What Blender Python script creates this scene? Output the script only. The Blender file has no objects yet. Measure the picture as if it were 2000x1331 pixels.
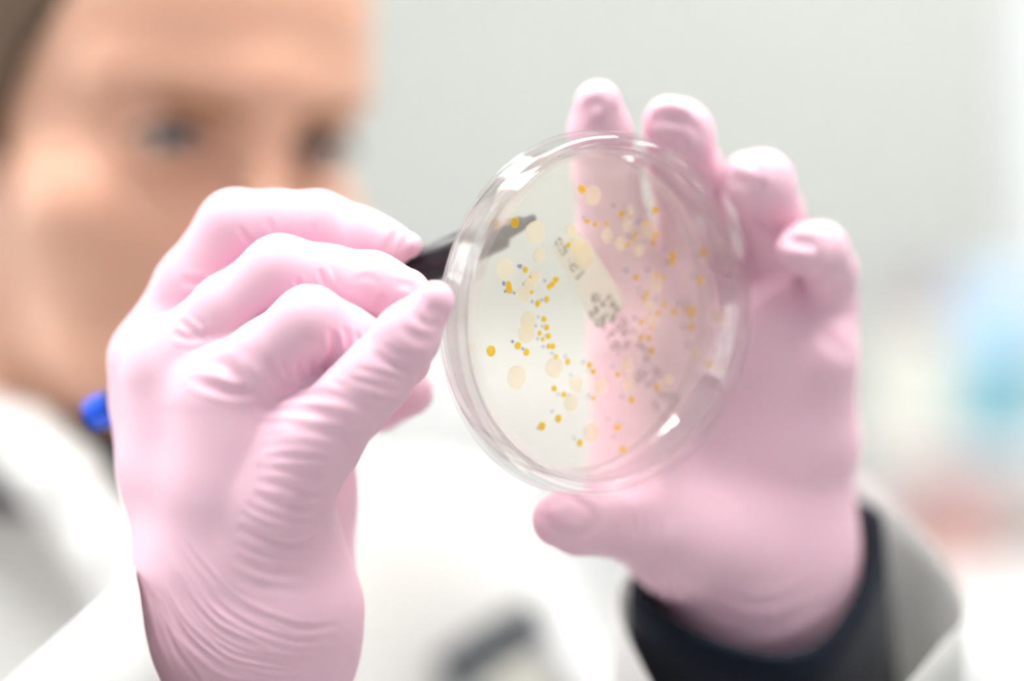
import bpy, bmesh, math, random
import numpy as np
from mathutils import Vector, Matrix
from mathutils.bvhtree import BVHTree

random.seed(7); RNG = np.random.default_rng(7)
SC = bpy.context.scene
COL = SC.collection
FPX = 2000 * 85.0 / 36.0            # focal length in pixels of the 2000 px frame
CAMZ = 1150.0                       # camera height, mm

# ----------------------------------------------------------------------------- helpers
def P(u, v, d):
    """point (mm) at distance d (mm) along the camera axis under pixel u, v"""
    return np.array([(u - 1000.0) * d / FPX, d, CAMZ - (v - 665.5) * d / FPX])

def lin(r, g, b):
    f = lambda c: (c / 255.0) / 12.92 if c / 255.0 <= 0.04045 else ((c / 255.0 + 0.055) / 1.055) ** 2.4
    return (f(r), f(g), f(b), 1.0)

def link(o, parent=None):
    COL.objects.link(o)
    if parent is not None:
        o.parent = parent
        o.matrix_parent_inverse = Matrix.Identity(4)
    return o

def tag(o, label=None, cat=None, group=None, kind=None):
    if label: o['label'] = label
    if cat: o['category'] = cat
    if group: o['group'] = group
    if kind: o['kind'] = kind
    return o

def empty(name, loc=(0, 0, 0)):
    o = bpy.data.objects.new(name, None)
    o.empty_display_size = 0.02
    o.location = loc
    return link(o)

def mesh_from(name, V, F, mat, parent=None, smooth=True, mats=None, midx=None, mm=True):
    """V in world mm (or metres if mm=False); parent must sit at the world origin or be None"""
    me = bpy.data.meshes.new(name)
    V = np.asarray(V, dtype=np.float64) * (0.001 if mm else 1.0)
    if isinstance(F, np.ndarray):
        me.vertices.add(len(V)); me.vertices.foreach_set('co', V.astype(np.float32).ravel())
        n, k = F.shape
        me.loops.add(n * k); me.loops.foreach_set('vertex_index', F.astype(np.int32).ravel())
        me.polygons.add(n)
        me.polygons.foreach_set('loop_start', np.arange(0, n * k, k, dtype=np.int32))
        me.update(calc_edges=True); me.validate()
    else:
        me.from_pydata([tuple(p) for p in V], [], F)
    for m in (mats if mats else [mat]): me.materials.append(m)
    if midx is not None: me.polygons.foreach_set('material_index', np.asarray(midx, dtype=np.int32))
    me.polygons.foreach_set('use_smooth', [smooth] * len(me.polygons))
    me.update()
    o = bpy.data.objects.new(name, me)
    return link(o, parent)

# ----------------------------------------------------------------------------- materials
def new_mat(name):
    m = bpy.data.materials.new(name); m.use_nodes = True
    nt = m.node_tree; nt.nodes.clear()
    out = nt.nodes.new('ShaderNodeOutputMaterial')
    return m, nt, out

def principled(name, col, rough=0.5, spec=0.5, sss=0.0, sss_r=(1, .3, .3), sss_s=0.002, noise=0.0, nscale=200,
               bump=0.0, bscale=600, bdist=0.0003, sheen=0.0, metal=0.0, coat=0.0, stretch=None):
    m, nt, out = new_mat(name)
    b = nt.nodes.new('ShaderNodeBsdfPrincipled')
    b.inputs['Base Color'].default_value = col
    b.inputs['Roughness'].default_value = rough
    b.inputs['Specular IOR Level'].default_value = spec
    b.inputs['Metallic'].default_value = metal
    b.inputs['Coat Weight'].default_value = coat
    b.inputs['Sheen Weight'].default_value = sheen
    if sss > 0:
        b.inputs['Subsurface Weight'].default_value = sss
        b.inputs['Subsurface Radius'].default_value = sss_r
        b.inputs['Subsurface Scale'].default_value = sss_s
    tc = nt.nodes.new('ShaderNodeTexCoord')
    src = tc.outputs['Object']
    if stretch:
        mp = nt.nodes.new('ShaderNodeMapping'); mp.inputs['Scale'].default_value = stretch
        nt.links.new(src, mp.inputs['Vector']); src = mp.outputs['Vector']
    if noise > 0:
        n = nt.nodes.new('ShaderNodeTexNoise'); n.inputs['Scale'].default_value = nscale
        n.inputs['Detail'].default_value = 3
        nt.links.new(src, n.inputs['Vector'])
        r = nt.nodes.new('ShaderNodeMapRange')
        r.inputs['To Min'].default_value = 1 - noise; r.inputs['To Max'].default_value = 1 + noise
        nt.links.new(n.outputs['Fac'], r.inputs['Value'])
        mx = nt.nodes.new('ShaderNodeVectorMath'); mx.operation = 'SCALE'
        mx.inputs[0].default_value = col[:3]
        nt.links.new(r.outputs['Result'], mx.inputs['Scale'])
        nt.links.new(mx.outputs['Vector'], b.inputs['Base Color'])
    if bump > 0:
        n = nt.nodes.new('ShaderNodeTexNoise'); n.inputs['Scale'].default_value = bscale
        n.inputs['Detail'].default_value = 2
        nt.links.new(src, n.inputs['Vector'])
        bp = nt.nodes.new('ShaderNodeBump'); bp.inputs['Strength'].default_value = bump
        bp.inputs['Distance'].default_value = bdist
        nt.links.new(n.outputs['Fac'], bp.inputs['Height'])
        nt.links.new(bp.outputs['Normal'], b.inputs['Normal'])
    nt.links.new(b.outputs['BSDF'], out.inputs['Surface'])
    return m

def emission(name, col, s):
    m, nt, out = new_mat(name)
    e = nt.nodes.new('ShaderNodeEmission'); e.inputs['Color'].default_value = col; e.inputs['Strength'].default_value = s
    nt.links.new(e.outputs[0], out.inputs['Surface'])
    return m

def clear_sheet(name, tint=(1, 1, 1, 1), ior=1.5, rough=0.02, veil=0.0, veil_col=(1, 1, 1, 1), trans=0.5):
    """thin clear sheet: straight transmission, fresnel gloss, and a milky share of diffuse / translucent"""
    m, nt, out = new_mat(name)
    t = nt.nodes.new('ShaderNodeBsdfTransparent'); t.inputs['Color'].default_value = tint
    g = nt.nodes.new('ShaderNodeBsdfGlossy'); g.inputs['Roughness'].default_value = rough
    fr = nt.nodes.new('ShaderNodeFresnel'); fr.inputs['IOR'].default_value = ior
    body = t.outputs[0]
    if veil > 0:
        d = nt.nodes.new('ShaderNodeBsdfDiffuse'); d.inputs['Color'].default_value = veil_col
        tr = nt.nodes.new('ShaderNodeBsdfTranslucent'); tr.inputs['Color'].default_value = veil_col
        mx = nt.nodes.new('ShaderNodeMixShader'); mx.inputs[0].default_value = trans
        nt.links.new(d.outputs[0], mx.inputs[1]); nt.links.new(tr.outputs[0], mx.inputs[2])
        m2 = nt.nodes.new('ShaderNodeMixShader'); m2.inputs[0].default_value = veil
        nt.links.new(t.outputs[0], m2.inputs[1]); nt.links.new(mx.outputs[0], m2.inputs[2])
        body = m2.outputs[0]
    ms = nt.nodes.new('ShaderNodeMixShader')
    # gloss only where light meets the outside of the sheet; nothing is bent, so nothing is trapped inside
    ge = nt.nodes.new('ShaderNodeNewGeometry'); inv = nt.nodes.new('ShaderNodeMath'); inv.operation = 'SUBTRACT'; inv.inputs[0].default_value = 1
    mul = nt.nodes.new('ShaderNodeMath'); mul.operation = 'MULTIPLY'
    nt.links.new(ge.outputs['Backfacing'], inv.inputs[1]); nt.links.new(inv.outputs[0], mul.inputs[0]); nt.links.new(fr.outputs[0], mul.inputs[1])
    nt.links.new(mul.outputs[0], ms.inputs[0]); nt.links.new(body, ms.inputs[1]); nt.links.new(g.outputs[0], ms.inputs[2])
    nt.links.new(ms.outputs[0], out.inputs['Surface'])
    return m

def soft_plastic(name, col, translucency=0.5, rough=0.35, noise=0.05, nscale=900):
    """waxy matter that light also passes through from behind"""
    m = principled(name, col, rough=rough, spec=.4, noise=noise, nscale=nscale)
    nt = m.node_tree; out = [n for n in nt.nodes if n.type == 'OUTPUT_MATERIAL'][0]; b = [n for n in nt.nodes if n.type == 'BSDF_PRINCIPLED'][0]
    tr = nt.nodes.new('ShaderNodeBsdfTranslucent'); tr.inputs['Color'].default_value = col
    mx = nt.nodes.new('ShaderNodeMixShader'); mx.inputs[0].default_value = translucency
    nt.links.new(b.outputs[0], mx.inputs[1]); nt.links.new(tr.outputs[0], mx.inputs[2]); nt.links.new(mx.outputs[0], out.inputs['Surface'])
    return m

def glass(name, col=(1, 1, 1, 1), ior=1.5, rough=0.0, clear=0.0):
    m, nt, out = new_mat(name)
    g = nt.nodes.new('ShaderNodeBsdfGlass'); g.inputs['Color'].default_value = col
    g.inputs['IOR'].default_value = ior; g.inputs['Roughness'].default_value = rough
    if clear > 0:
        t = nt.nodes.new('ShaderNodeBsdfTransparent'); mx = nt.nodes.new('ShaderNodeMixShader'); mx.inputs[0].default_value = clear
        nt.links.new(g.outputs[0], mx.inputs[1]); nt.links.new(t.outputs[0], mx.inputs[2]); nt.links.new(mx.outputs[0], out.inputs['Surface'])
        return m
    nt.links.new(g.outputs[0], out.inputs['Surface'])
    return m

M = {}
M['glove'] = principled('pink glove rubber', (0.925, 0.60, 0.725, 1), rough=0.5, spec=0.25, sss=0.25,
                        sss_r=(1.0, 0.35, 0.5), sss_s=0.002, bump=0.12, bscale=1500, bdist=0.0002)
M['skin'] = principled('skin', (0.76, 0.44, 0.315, 1), rough=0.5, spec=0.4, sss=0.3, sss_r=(1, .35, .2), sss_s=0.006,
                       noise=0.05, nscale=40)
M['hair'] = principled('dark blond hair', lin(88, 64, 42), rough=0.6, noise=0.35, nscale=30, bump=0.5, bscale=60,
                       bdist=0.002, stretch=(14, 1, 2))
M['brow'] = principled('eyebrow hair', lin(150, 108, 76), rough=0.7, noise=0.2, nscale=300)
M['lash'] = principled('eyelash hair', lin(50, 36, 30), rough=0.6, noise=0.1)
M['eyewhite'] = principled('eye white', lin(225, 215, 212), rough=0.15, noise=0.03, nscale=80)
M['iris'] = principled('iris', lin(84, 104, 112), rough=0.15, noise=0.25, nscale=500)
M['pupil'] = principled('pupil', (0.01, 0.01, 0.012, 1), rough=0.1, noise=0.05)
M['lips'] = principled('lips', lin(205, 120, 112), rough=0.4, noise=0.08, nscale=200)
M['coat'] = principled('white coat cotton', (0.80, 0.80, 0.79, 1), rough=0.9, spec=0.1, sheen=0.2, noise=0.02, nscale=60,
                       bump=0.15, bscale=900, bdist=0.0004)
def add_translucency(m, col, f):
    nt = m.node_tree; out = [n for n in nt.nodes if n.type == 'OUTPUT_MATERIAL'][0]; b = [n for n in nt.nodes if n.type == 'BSDF_PRINCIPLED'][0]
    tr = nt.nodes.new('ShaderNodeBsdfTranslucent'); tr.inputs['Color'].default_value = col
    mx = nt.nodes.new('ShaderNodeMixShader'); mx.inputs[0].default_value = f
    nt.links.new(b.outputs[0], mx.inputs[1]); nt.links.new(tr.outputs[0], mx.inputs[2]); nt.links.new(mx.outputs[0], out.inputs['Surface'])
M['coatthin'] = principled('thin white coat cotton', (0.84, 0.84, 0.83, 1), rough=0.9, spec=0.1, sheen=0.2, noise=0.02, nscale=60, bump=0.15, bscale=900, bdist=0.0004)
add_translucency(M['coatthin'], (.95, .94, .92, 1), .25)
M['black'] = principled('black sweater knit', lin(24, 30, 42), rough=0.9, spec=0.1, sheen=0.1, noise=0.15, nscale=300,
                        bump=0.3, bscale=1200, bdist=0.0005)
M['penblack'] = principled('black pen plastic', lin(36, 34, 40), rough=0.35, spec=0.5, noise=0.05)
M['penblue'] = principled('blue pen plastic', (0.0, 0.10, 0.85, 1), rough=0.35, spec=0.5, noise=0.03)
M['nib'] = principled('pen nib felt', lin(40, 40, 70), rough=0.8, noise=0.1)
M['dishflat'] = clear_sheet('clear polystyrene sheet', (0.99, 0.99, 0.985, 1), 1.3, 0.02, veil=0.012)
M['dishwall'] = glass('clear polystyrene wall', (0.99, 0.985, 0.975, 1), 1.45, 0.01, clear=.55)
M['lidwall'] = glass('clear polystyrene lid wall', (0.99, 0.985, 0.975, 1), 1.45, 0.02, clear=.78)
M['agar'] = clear_sheet('cream agar jelly', (0.995, 0.99, 0.975, 1), 1.03, 0.1, veil=0.11, veil_col=(1.0, 0.975, 0.91, 1), trans=0.7)
M['yellow'] = clear_sheet('yellow colony', (1.0, 0.69, 0.05, 1), 1.06, .25, veil=.38, veil_col=(1.0, 0.64, 0.03, 1), trans=.6)
M['ylens'] = clear_sheet('pale yellow painted lens ring', (1.0, 0.84, 0.38, 1), 1.06, .25, veil=.35, veil_col=(1.0, 0.82, 0.38, 1), trans=.6)  # lens effect at the edge of a yellow colony, painted in as paler colour
M['cream'] = clear_sheet('cream colony film', (0.99, 0.95, 0.82, 1), 1.05, 0.3, veil=0.32, veil_col=(1.0, 0.90, 0.68, 1), trans=0.85)
M['inkblue'] = principled('blue marker ink', (0.01, 0.10, 0.55, 1), rough=0.6, noise=0.05)
M['inkpale'] = clear_sheet('faint blue marker ink', (0.55, 0.65, 0.85, 1), 1.1, 0.3, veil=0.4, veil_col=(0.16, 0.28, 0.6, 1))
M['inkgrey'] = clear_sheet('faint grey ink', (0.62, 0.60, 0.62, 1), 1.05, 0.3, veil=0.3, veil_col=(0.16, 0.16, 0.19, 1))
M['print'] = principled('black printing', (0.04, 0.045, 0.045, 1), rough=0.7, noise=0.05)
M['sticker'] = clear_sheet('milky paper label', (0.9, 0.9, 0.86, 1), 1.05, 0.3, veil=0.55, veil_col=(0.85, 0.84, 0.78, 1), trans=0.8)

# ----------------------------------------------------------------------------- implicit surfaces
def nrm(a): return np.sqrt((a * a).sum(-1))
def smin(a, b, k):
    h = np.maximum(k - np.abs(a - b), 0.0) / k
    return np.minimum(a, b) - h * h * k * 0.25
def smax(a, b, k): return -smin(-a, -b, k)
def cap(p, a, b, ra, rb):
    ba = b - a; pa = p - a
    h = np.clip((pa @ ba) / (ba @ ba), 0, 1)
    return nrm(pa - h[..., None] * ba) - (ra + (rb - ra) * h)
def ell(p, c, r, R=None):
    q = p - c
    if R is not None: q = q @ R
    r = np.asarray(r, float)
    k0 = nrm(q / r); k1 = nrm(q / (r * r)) + 1e-9
    return k0 * (k0 - 1.0) / k1
def chain(p, pts, k):
    d = None
    for (a, ra), (b, rb) in zip(pts[:-1], pts[1:]):
        c = cap(p, a, b, ra, rb)
        d = c if d is None else smin(d, c, k)
    return d

def polygonise(f, lo, hi, h, slack=6.0):
    """surface nets on a block-sparse grid; returns vertices (mm), quads, normals"""
    B = 8
    lo = np.asarray(lo, float); hi = np.asarray(hi, float)
    n = (np.ceil((hi - lo) / h / B).astype(int)) * B
    nb = n // B
    F = np.empty(n, dtype=np.float32)
    ci = np.stack(np.meshgrid(*[np.arange(k) for k in nb], indexing='ij'), -1).reshape(-1, 3)
    cc = lo + (ci * B + (B - 1) / 2.0) * h
    dc = f(cc)
    rad = h * B * 0.5 * 1.7321 * 1.15 + slack * 0.15 + h
    act = np.abs(dc) < rad
    Fb = F.reshape(nb[0], B, nb[1], B, nb[2], B).transpose(0, 2, 4, 1, 3, 5)
    big = np.where(dc < 0, -1e3, 1e3).astype(np.float32).reshape(nb)
    Fb[...] = big[:, :, :, None, None, None]
    off = np.stack(np.meshgrid(*[np.arange(B)] * 3, indexing='ij'), -1).reshape(-1, 3) * h
    idx = np.nonzero(act)[0]
    CH = 400
    for s in range(0, len(idx), CH):
        ii = idx[s:s + CH]
        pts = (lo + ci[ii] * B * h)[:, None, :] + off[None]
        vals = f(pts.reshape(-1, 3)).reshape(len(ii), B, B, B).astype(np.float32)
        c = ci[ii]
        Fb[c[:, 0], c[:, 1], c[:, 2]] = vals
    S = F < 0
    cnt = np.zeros(tuple(n - 1), dtype=np.int8)
    for a in (0, 1):
        for b in (0, 1):
            for c in (0, 1):
                cnt += S[a:n[0] - 1 + a, b:n[1] - 1 + b, c:n[2] - 1 + c]
    cells = np.argwhere((cnt > 0) & (cnt < 8))
    vid = np.full(tuple(n - 1), -1, dtype=np.int32)
    vid[cells[:, 0], cells[:, 1], cells[:, 2]] = np.arange(len(cells))
    acc = np.zeros((len(cells), 3)); num = np.zeros(len(cells))
    corners = [(a, b, c) for a in (0, 1) for b in (0, 1) for c in (0, 1)]
    for A_ in corners:
        for ax in range(3):
            if A_[ax] == 0:
                B_ = list(A_); B_[ax] = 1
                fa = F[cells[:, 0] + A_[0], cells[:, 1] + A_[1], cells[:, 2] + A_[2]]
                fb = F[cells[:, 0] + B_[0], cells[:, 1] + B_[1], cells[:, 2] + B_[2]]
                cr = (fa < 0) != (fb < 0)
                t = np.where(cr, fa / np.where(cr, fa - fb, 1), 0)
                t = np.clip(t, 0, 1)
                q = np.array(A_, float)[None].repeat(len(cells), 0); q[:, ax] = t
                acc += q * cr[:, None]; num += cr
    V = lo + (cells + acc / num[:, None]) * h
    quads = []
    for ax in range(3):
        o1, o2 = [(1, 2), (2, 0), (0, 1)][ax]
        sl0 = [slice(1, None)] * 3; sl0[ax] = slice(0, n[ax] - 1)
        sl1 = [slice(1, None)] * 3; sl1[ax] = slice(1, n[ax])
        s0 = S[tuple(sl0)]; s1 = S[tuple(sl1)]
        for flip in (False, True):
            e = np.argwhere((s0 & ~s1) if not flip else (~s0 & s1))
            e = e + 1; e[:, ax] -= 1
            ok = (e[:, o1] < n[o1] - 1) & (e[:, o2] < n[o2] - 1) & (e[:, ax] < n[ax] - 1)
            e = e[ok]
            def cell(d1, d2):
                c = e.copy(); c[:, o1] -= d1; c[:, o2] -= d2
                return vid[c[:, 0], c[:, 1], c[:, 2]]
            q = np.stack([cell(1, 1), cell(0, 1), cell(0, 0), cell(1, 0)], 1)
            if flip: q = q[:, ::-1]
            quads.append(q[(q >= 0).all(1)])
    Q = np.concatenate(quads)
    def grad(p):
        e = h * 0.4; d0 = f(p)
        g = np.stack([f(p + np.array(v) * e) - d0 for v in ((1, 0, 0), (0, 1, 0), (0, 0, 1))], 1) / e
        return d0, g
    for _ in range(2):
        d0, g = grad(V)
        g2 = np.maximum((g * g).sum(1), 0.2)
        V = V - np.clip(d0 / g2, -h, h)[:, None] * g
    d0, g = grad(V)
    N = g / np.maximum(nrm(g), 1e-6)[:, None]
    return V, Q, N

def bounds(pts, pad):
    a = np.array(pts); return a.min(0) - pad, a.max(0) + pad

# smooth polylines
def catmull(pts, step, closed=False):
    pts = [np.asarray(p, float) for p in pts]
    out = []
    n = len(pts)
    rng = range(n if closed else n - 1)
    for i in rng:
        if closed:
            p0, p1, p2, p3 = pts[i - 1], pts[i], pts[(i + 1) % n], pts[(i + 2) % n]
        else:
            p1, p2 = pts[i], pts[i + 1]
            p0 = pts[i - 1] if i > 0 else 2 * p1 - p2
            p3 = pts[i + 2] if i + 2 < n else 2 * p2 - p1
        m = max(2, int(np.linalg.norm(p2 - p1) / step))
        for t in np.arange(m) / m:
            out.append(0.5 * ((2 * p1) + (-p0 + p2) * t + (2 * p0 - 5 * p1 + 4 * p2 - p3) * t * t + (-p0 + 3 * p1 - 3 * p2 + p3) * t ** 3))
    if not closed: out.append(pts[-1])
    return np.array(out)

def folds(V, Q, N, specs):
    """press creases (a>0) or raise ridges (a<0) of the rubber into the surface along curves that lie on it"""
    bvh = BVHTree.FromPolygons([tuple(v) for v in V.tolist()], Q.tolist())
    o = Vector((0, 0, CAMZ))
    disp = np.zeros(len(V))
    for pts, a, w in specs:
        c = catmull(pts, 2.5)
        hit, tt = [], []
        for i, (u, v) in enumerate(c):
            d = Vector(P(u, v, 600.0)) - o
            r = bvh.ray_cast(o, d.normalized())
            if r[0] is not None:
                hit.append(tuple(r[0])); tt.append(i / max(1, len(c) - 1))
        if len(hit) < 3: continue
        H = np.array(hit); tt = np.array(tt)
        R = 3.6 * w
        m = np.nonzero(((V > H.min(0) - R) & (V < H.max(0) + R)).all(1))[0]
        if len(m) == 0: continue
        for s in range(0, len(m), 20000):
            mm = m[s:s + 20000]
            D = ((V[mm][:, None, :] - H[None]) ** 2).sum(-1)
            k = D.argmin(1); x = np.sqrt(D[np.arange(len(mm)), k]) / w
            tap = np.clip(np.sin(np.pi * np.clip(tt[k], 0.0, 1.0)), 0, 1) ** 0.6
            disp[mm] += a * tap * (-np.exp(-x * x) + 0.45 * np.exp(-((x - 1.7) / 0.75) ** 2))
    return V + N * disp[:, None]

# ----------------------------------------------------------------------------- hand holding the pen
def node(u, v, d, r): return (P(u, v, d), float(r))

LH_palm = [
    [node(500, 1150, 618, 15), node(450, 960, 612, 13), node(435, 790, 609, 11)],
    [node(440, 1150, 626, 15), node(385, 930, 624, 13), node(345, 735, 622, 11.5)],
    [node(412, 1150, 634, 14), node(335, 900, 634, 11.5), node(300, 705, 636, 10)],
    [node(425, 1150, 642, 13), node(345, 950, 645, 11), node(298, 785, 646, 9.5)],
    [node(430, 1130, 624, 18), node(424, 1250, 624, 18), node(440, 1430, 640, 17)],
    [node(540, 1140, 624, 16), node(548, 1250, 624, 18), node(510, 1430, 640, 17)],
    [node(555, 1110, 612, 12), node(592, 1185, 612, 12.5), node(560, 1290, 618, 13)],
    [node(610, 900, 648, 10), node(602, 1100, 645, 12)],
    [node(430, 800, 640, 10), node(600, 960, 640, 9)],
    [node(510, 775, 610, 10), node(590, 742, 609, 10), node(645, 712, 613, 8.5)],
    [node(500, 900, 611, 12), node(540, 1010, 612, 12)],
]
LH_thumb = [node(520, 1030, 610, 12), node(552, 985, 604, 11.5), node(620, 860, 596, 10.6), node(690, 782, 592, 8.9), node(735, 735, 590, 8.6),
            node(795, 657, 588, 7.6), node(848, 588, 586, 4.9)]
LH_fingers = [
    [node(440, 770, 610, 10.5), node(520, 700, 603, 9.3), node(605, 633, 598, 9.1), node(670, 663, 602, 8.2), node(728, 688, 606, 7.6), node(790, 706, 612, 6.6)],
    [node(345, 705, 622, 11), node(450, 610, 616, 9.6), node(548, 535, 612, 9.5), node(640, 548, 612, 8.6), node(725, 560, 610, 8.5), node(788, 578, 609, 7.2)],
    [node(300, 695, 636, 10.5), node(375, 560, 634, 9.6), node(460, 446, 632, 9.8), node(540, 442, 631, 9.0), node(620, 443, 630, 9.0), node(700, 468, 628, 8.0), node(748, 480, 627, 6.6), node(800, 480, 626, 3.2)],
    [node(300, 800, 648, 9), node(480, 830, 660, 8), node(640, 800, 662, 7.8), node(740, 785, 650, 7.4), node(800, 768, 640, 6.2)],
]
def lh_sdf(p):
    palm = None
    for c in LH_palm:
        d = chain(p, c, 4.0)
        palm = d if palm is None else smin(palm, d, 13.0)
    th = chain(p, LH_thumb, 3.0)
    tot = smin(palm, th, 7.0)
    for c in LH_fingers:
        f = smin(chain(p, c, 3.0), palm, 6.5)
        tot = smin(tot, f, 0.9)
    return tot

lo, hi = bounds([n_[0] for c in LH_palm + LH_fingers + [LH_thumb] for n_ in c], 22)
V, Q, N = polygonise(lh_sdf, lo, hi, 0.55)

L_FOLDS = [
    ([(466, 440), (480, 462), (497, 484)], .55, .9), ([(520, 425), (528, 440), (537, 460)], .4, .9),
    ([(611, 436), (615, 452), (622, 470)], .4, .8), ([(754, 496), (765, 472), (784, 448)], .6, 1.2),
    ([(776, 492), (790, 470), (806, 456)], .45, 1.0), ([(735, 410), (752, 424), (775, 436)], .5, 1.4),
    ([(579, 542), (583, 553), (588, 564)], .5, .8), ([(624, 524), (634, 544), (645, 568)], .55, .9), ([(634, 526), (646, 546), (655, 566)], -.3, .8),
    ([(733, 614), (738, 598), (750, 576)], .5, 1.0), ([(770, 560), (790, 556), (812, 566)], .35, 1.2), ([(690, 548), (720, 542), (742, 556)], .18, 1.0),
    ([(352, 549), (393, 553), (430, 536)], .5, 1.3), ([(350, 626), (366, 640), (388, 652)], .5, 1.0), ([(372, 628), (386, 640), (400, 652)], -.3, .9),
    ([(335, 650), (377, 660), (434, 650)], .45, 1.1), ([(396, 640), (408, 650), (416, 656)], .3, .8),
    ([(648, 642), (652, 686), (634, 726)], .9, 1.2), ([(672, 638), (678, 656), (678, 680)], .5, 1.0), ([(690, 648), (700, 664), (704, 684)], .35, .9),
    ([(527, 692), (540, 726), (566, 760)], .6, 1.2), ([(560, 700), (566, 730), (577, 756)], .5, 1.0), ([(588, 694), (594, 724), (600, 748)], .4, 1.0),
    ([(612, 690), (616, 716), (618, 740)], .35, .9),
    ([(366, 712), (434, 712), (470, 736), (502, 766)], .5, 1.8), ([(369, 738), (414, 757), (466, 767), (520, 767)], .7, 1.4), ([(410, 722), (440, 742), (470, 758)], -.45, 1.6),
    ([(470, 700), (500, 735), (535, 768)], -.6, 2.2),
    ([(500, 799), (576, 803), (657, 815), (708, 833)], .6, 1.3), ([(536, 780), (617, 770), (690, 784), (742, 810)], .55, 1.3),
    ([(486, 828), (576, 830), (657, 845), (720, 846)], .5, 1.3), ([(640, 748), (690, 765), (745, 788)], .4, 1.1),
    ([(672, 742), (734, 752), (786, 766)], .45, 1.1), ([(690, 720), (740, 735), (790, 748)], .35, 1.0), ([(724, 690), (767, 712), (803, 730)], .45, 1.1),
    ([(745, 672), (780, 694), (822, 702)], .35, 1.0), ([(780, 638), (815, 660), (850, 664)], .5, 1.4), ([(806, 614), (830, 632), (858, 636)], .35, 1.3),
    ([(835, 596), (845, 612), (862, 602)], .3, 1.2),
    ([(505, 850), (597, 850), (683, 868)], .5, 1.3), ([(505, 872), (590, 870), (670, 886)], .5, 1.2), ([(512, 895), (592, 893), (660, 906)], .5, 1.2),
    ([(498, 915), (570, 922), (648, 926)], .55, 1.3), ([(500, 938), (559, 948), (612, 962), (642, 946)], .6, 1.3), ([(490, 965), (545, 987), (602, 990), (634, 978)], .6, 1.3),
    ([(476, 985), (530, 1008), (590, 1014), (634, 1002)], .5, 1.2), ([(466, 1005), (520, 1030), (580, 1038), (632, 1020)], .5, 1.2),
    ([(462, 1032), (521, 1054), (578, 1064), (606, 1056), (640, 1030)], 1.1, 1.6), ([(462, 1060), (520, 1080), (600, 1084)], .4, 1.3),
    ([(455, 1090), (520, 1116), (605, 1124)], .4, 1.3), ([(440, 1115), (505, 1145), (590, 1155)], .25, 1.3),
]
# the bundle of fine parallel wrinkles that sweeps round the wrist
fa = catmull([(292, 1090), (312, 1160), (352, 1240), (430, 1305), (540, 1330), (640, 1335)], 4)
fb = catmull([(352, 1040), (395, 1100), (450, 1160), (515, 1200), (590, 1222), (665, 1215)], 4)
fa = fa[np.linspace(0, len(fa) - 1, 8).astype(int)]; fb = fb[np.linspace(0, len(fb) - 1, 8).astype(int)]
for i in range(20):
    t = (i + 0.5 * RNG.random()) / 20
    c = fa * (1 - t) + fb * t + RNG.normal(0, 1.5, fa.shape)
    a0 = int(RNG.integers(0, 2)); a1 = 8 - int(RNG.integers(0, 3))
    L_FOLDS.append(([tuple(q) for q in c[a0:a1]], 0.27 + 0.22 * RNG.random(), 0.68 + 0.3 * RNG.random()))
for i in range(7):
    t = i / 6
    L_FOLDS.append(([(288 + 30 * t, 1150 + 30 * t), (310 + 30 * t, 1240 + 20 * t), (350 + 40 * t, 1330)], .3, .9))
L_FOLDS = [(c, q * .85, w) for c, q, w in L_FOLDS]
V = folds(V, Q, N, L_FOLDS)
GLOVE_L = (V, Q)

# ----------------------------------------------------------------------------- hand holding the dish
def node2(u, v, d, r): return node(u, v, d - 1, r)
def nearer(c, near):
    # the tips close in on the rim of the dish
    k = len(c) - 1
    return [(CAM_O + (p - CAM_O) * (1 - near * (i / k) / p[1]), r) for i, (p, r) in enumerate(c)]
CAM_O = np.array([0, 0, CAMZ])
RH_palm = [
    [node2(1240, 600, 672, 11), node2(1330, 860, 686, 14), node2(1390, 1080, 694, 17)],
    [node2(1375, 610, 676, 12), node2(1410, 860, 690, 15), node2(1440, 1090, 697, 18)],
    [node2(1490, 640, 678, 12), node2(1490, 860, 690, 15), node2(1490, 1090, 698, 18)],
    [node2(1598, 700, 678, 10), node2(1588, 860, 688, 12), node2(1540, 1060, 697, 16)],
    [node2(1238, 700, 668, 10.5), node2(1242, 940, 664, 12.5), node2(1330, 1050, 672, 15)],
    [node2(1430, 1080, 690, 18), node2(1450, 1180, 696, 20), node2(1480, 1360, 715, 19)],
    [node2(1530, 1070, 700, 17), node2(1525, 1200, 706, 19), node2(1500, 1360, 722, 19)],
    [node2(1575, 1060, 716, 12), node2(1560, 1180, 722, 15)],
]
RH_thumb = [node2(1330, 1050, 672, 14.5), node2(1250, 1028, 655, 10.6), node2(1180, 1025, 646, 8.0), node2(1130, 1023, 642, 7.9), node2(1092, 1017, 639, 7.1)]
RH_fingers = [
    [node2(1240, 600, 672, 10.5), node2(1200, 455, 668, 9.9), node2(1183, 335, 660, 8.6), node2(1171, 255, 655, 7.9), node2(1168, 203, 653, 6.3)],
    [node2(1375, 610, 676, 11), node2(1355, 450, 676, 10), node2(1338, 335, 668, 9.6), node2(1325, 262, 661, 9.0), node2(1308, 238, 656, 7.0)],
    [node2(1495, 640, 678, 11), node2(1515, 520, 684, 9.2), node2(1505, 420, 676, 9.0), node2(1485, 362, 664, 9.0), node2(1462, 350, 659, 7.4)],
    [node2(1600, 700, 678, 9.5), node2(1622, 600, 682, 7.4), node2(1622, 530, 676, 7.0), node2(1600, 492, 666, 7.6), node2(1568, 486, 660, 6.4), node2(1536, 484, 656, 3.0)],
]
RH_thumb = nearer(RH_thumb, 8.0)
RH_fingers = [nearer(c, q) for c, q in zip(RH_fingers, (12.0, 11.0, 10.0, 10.0))]
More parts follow.
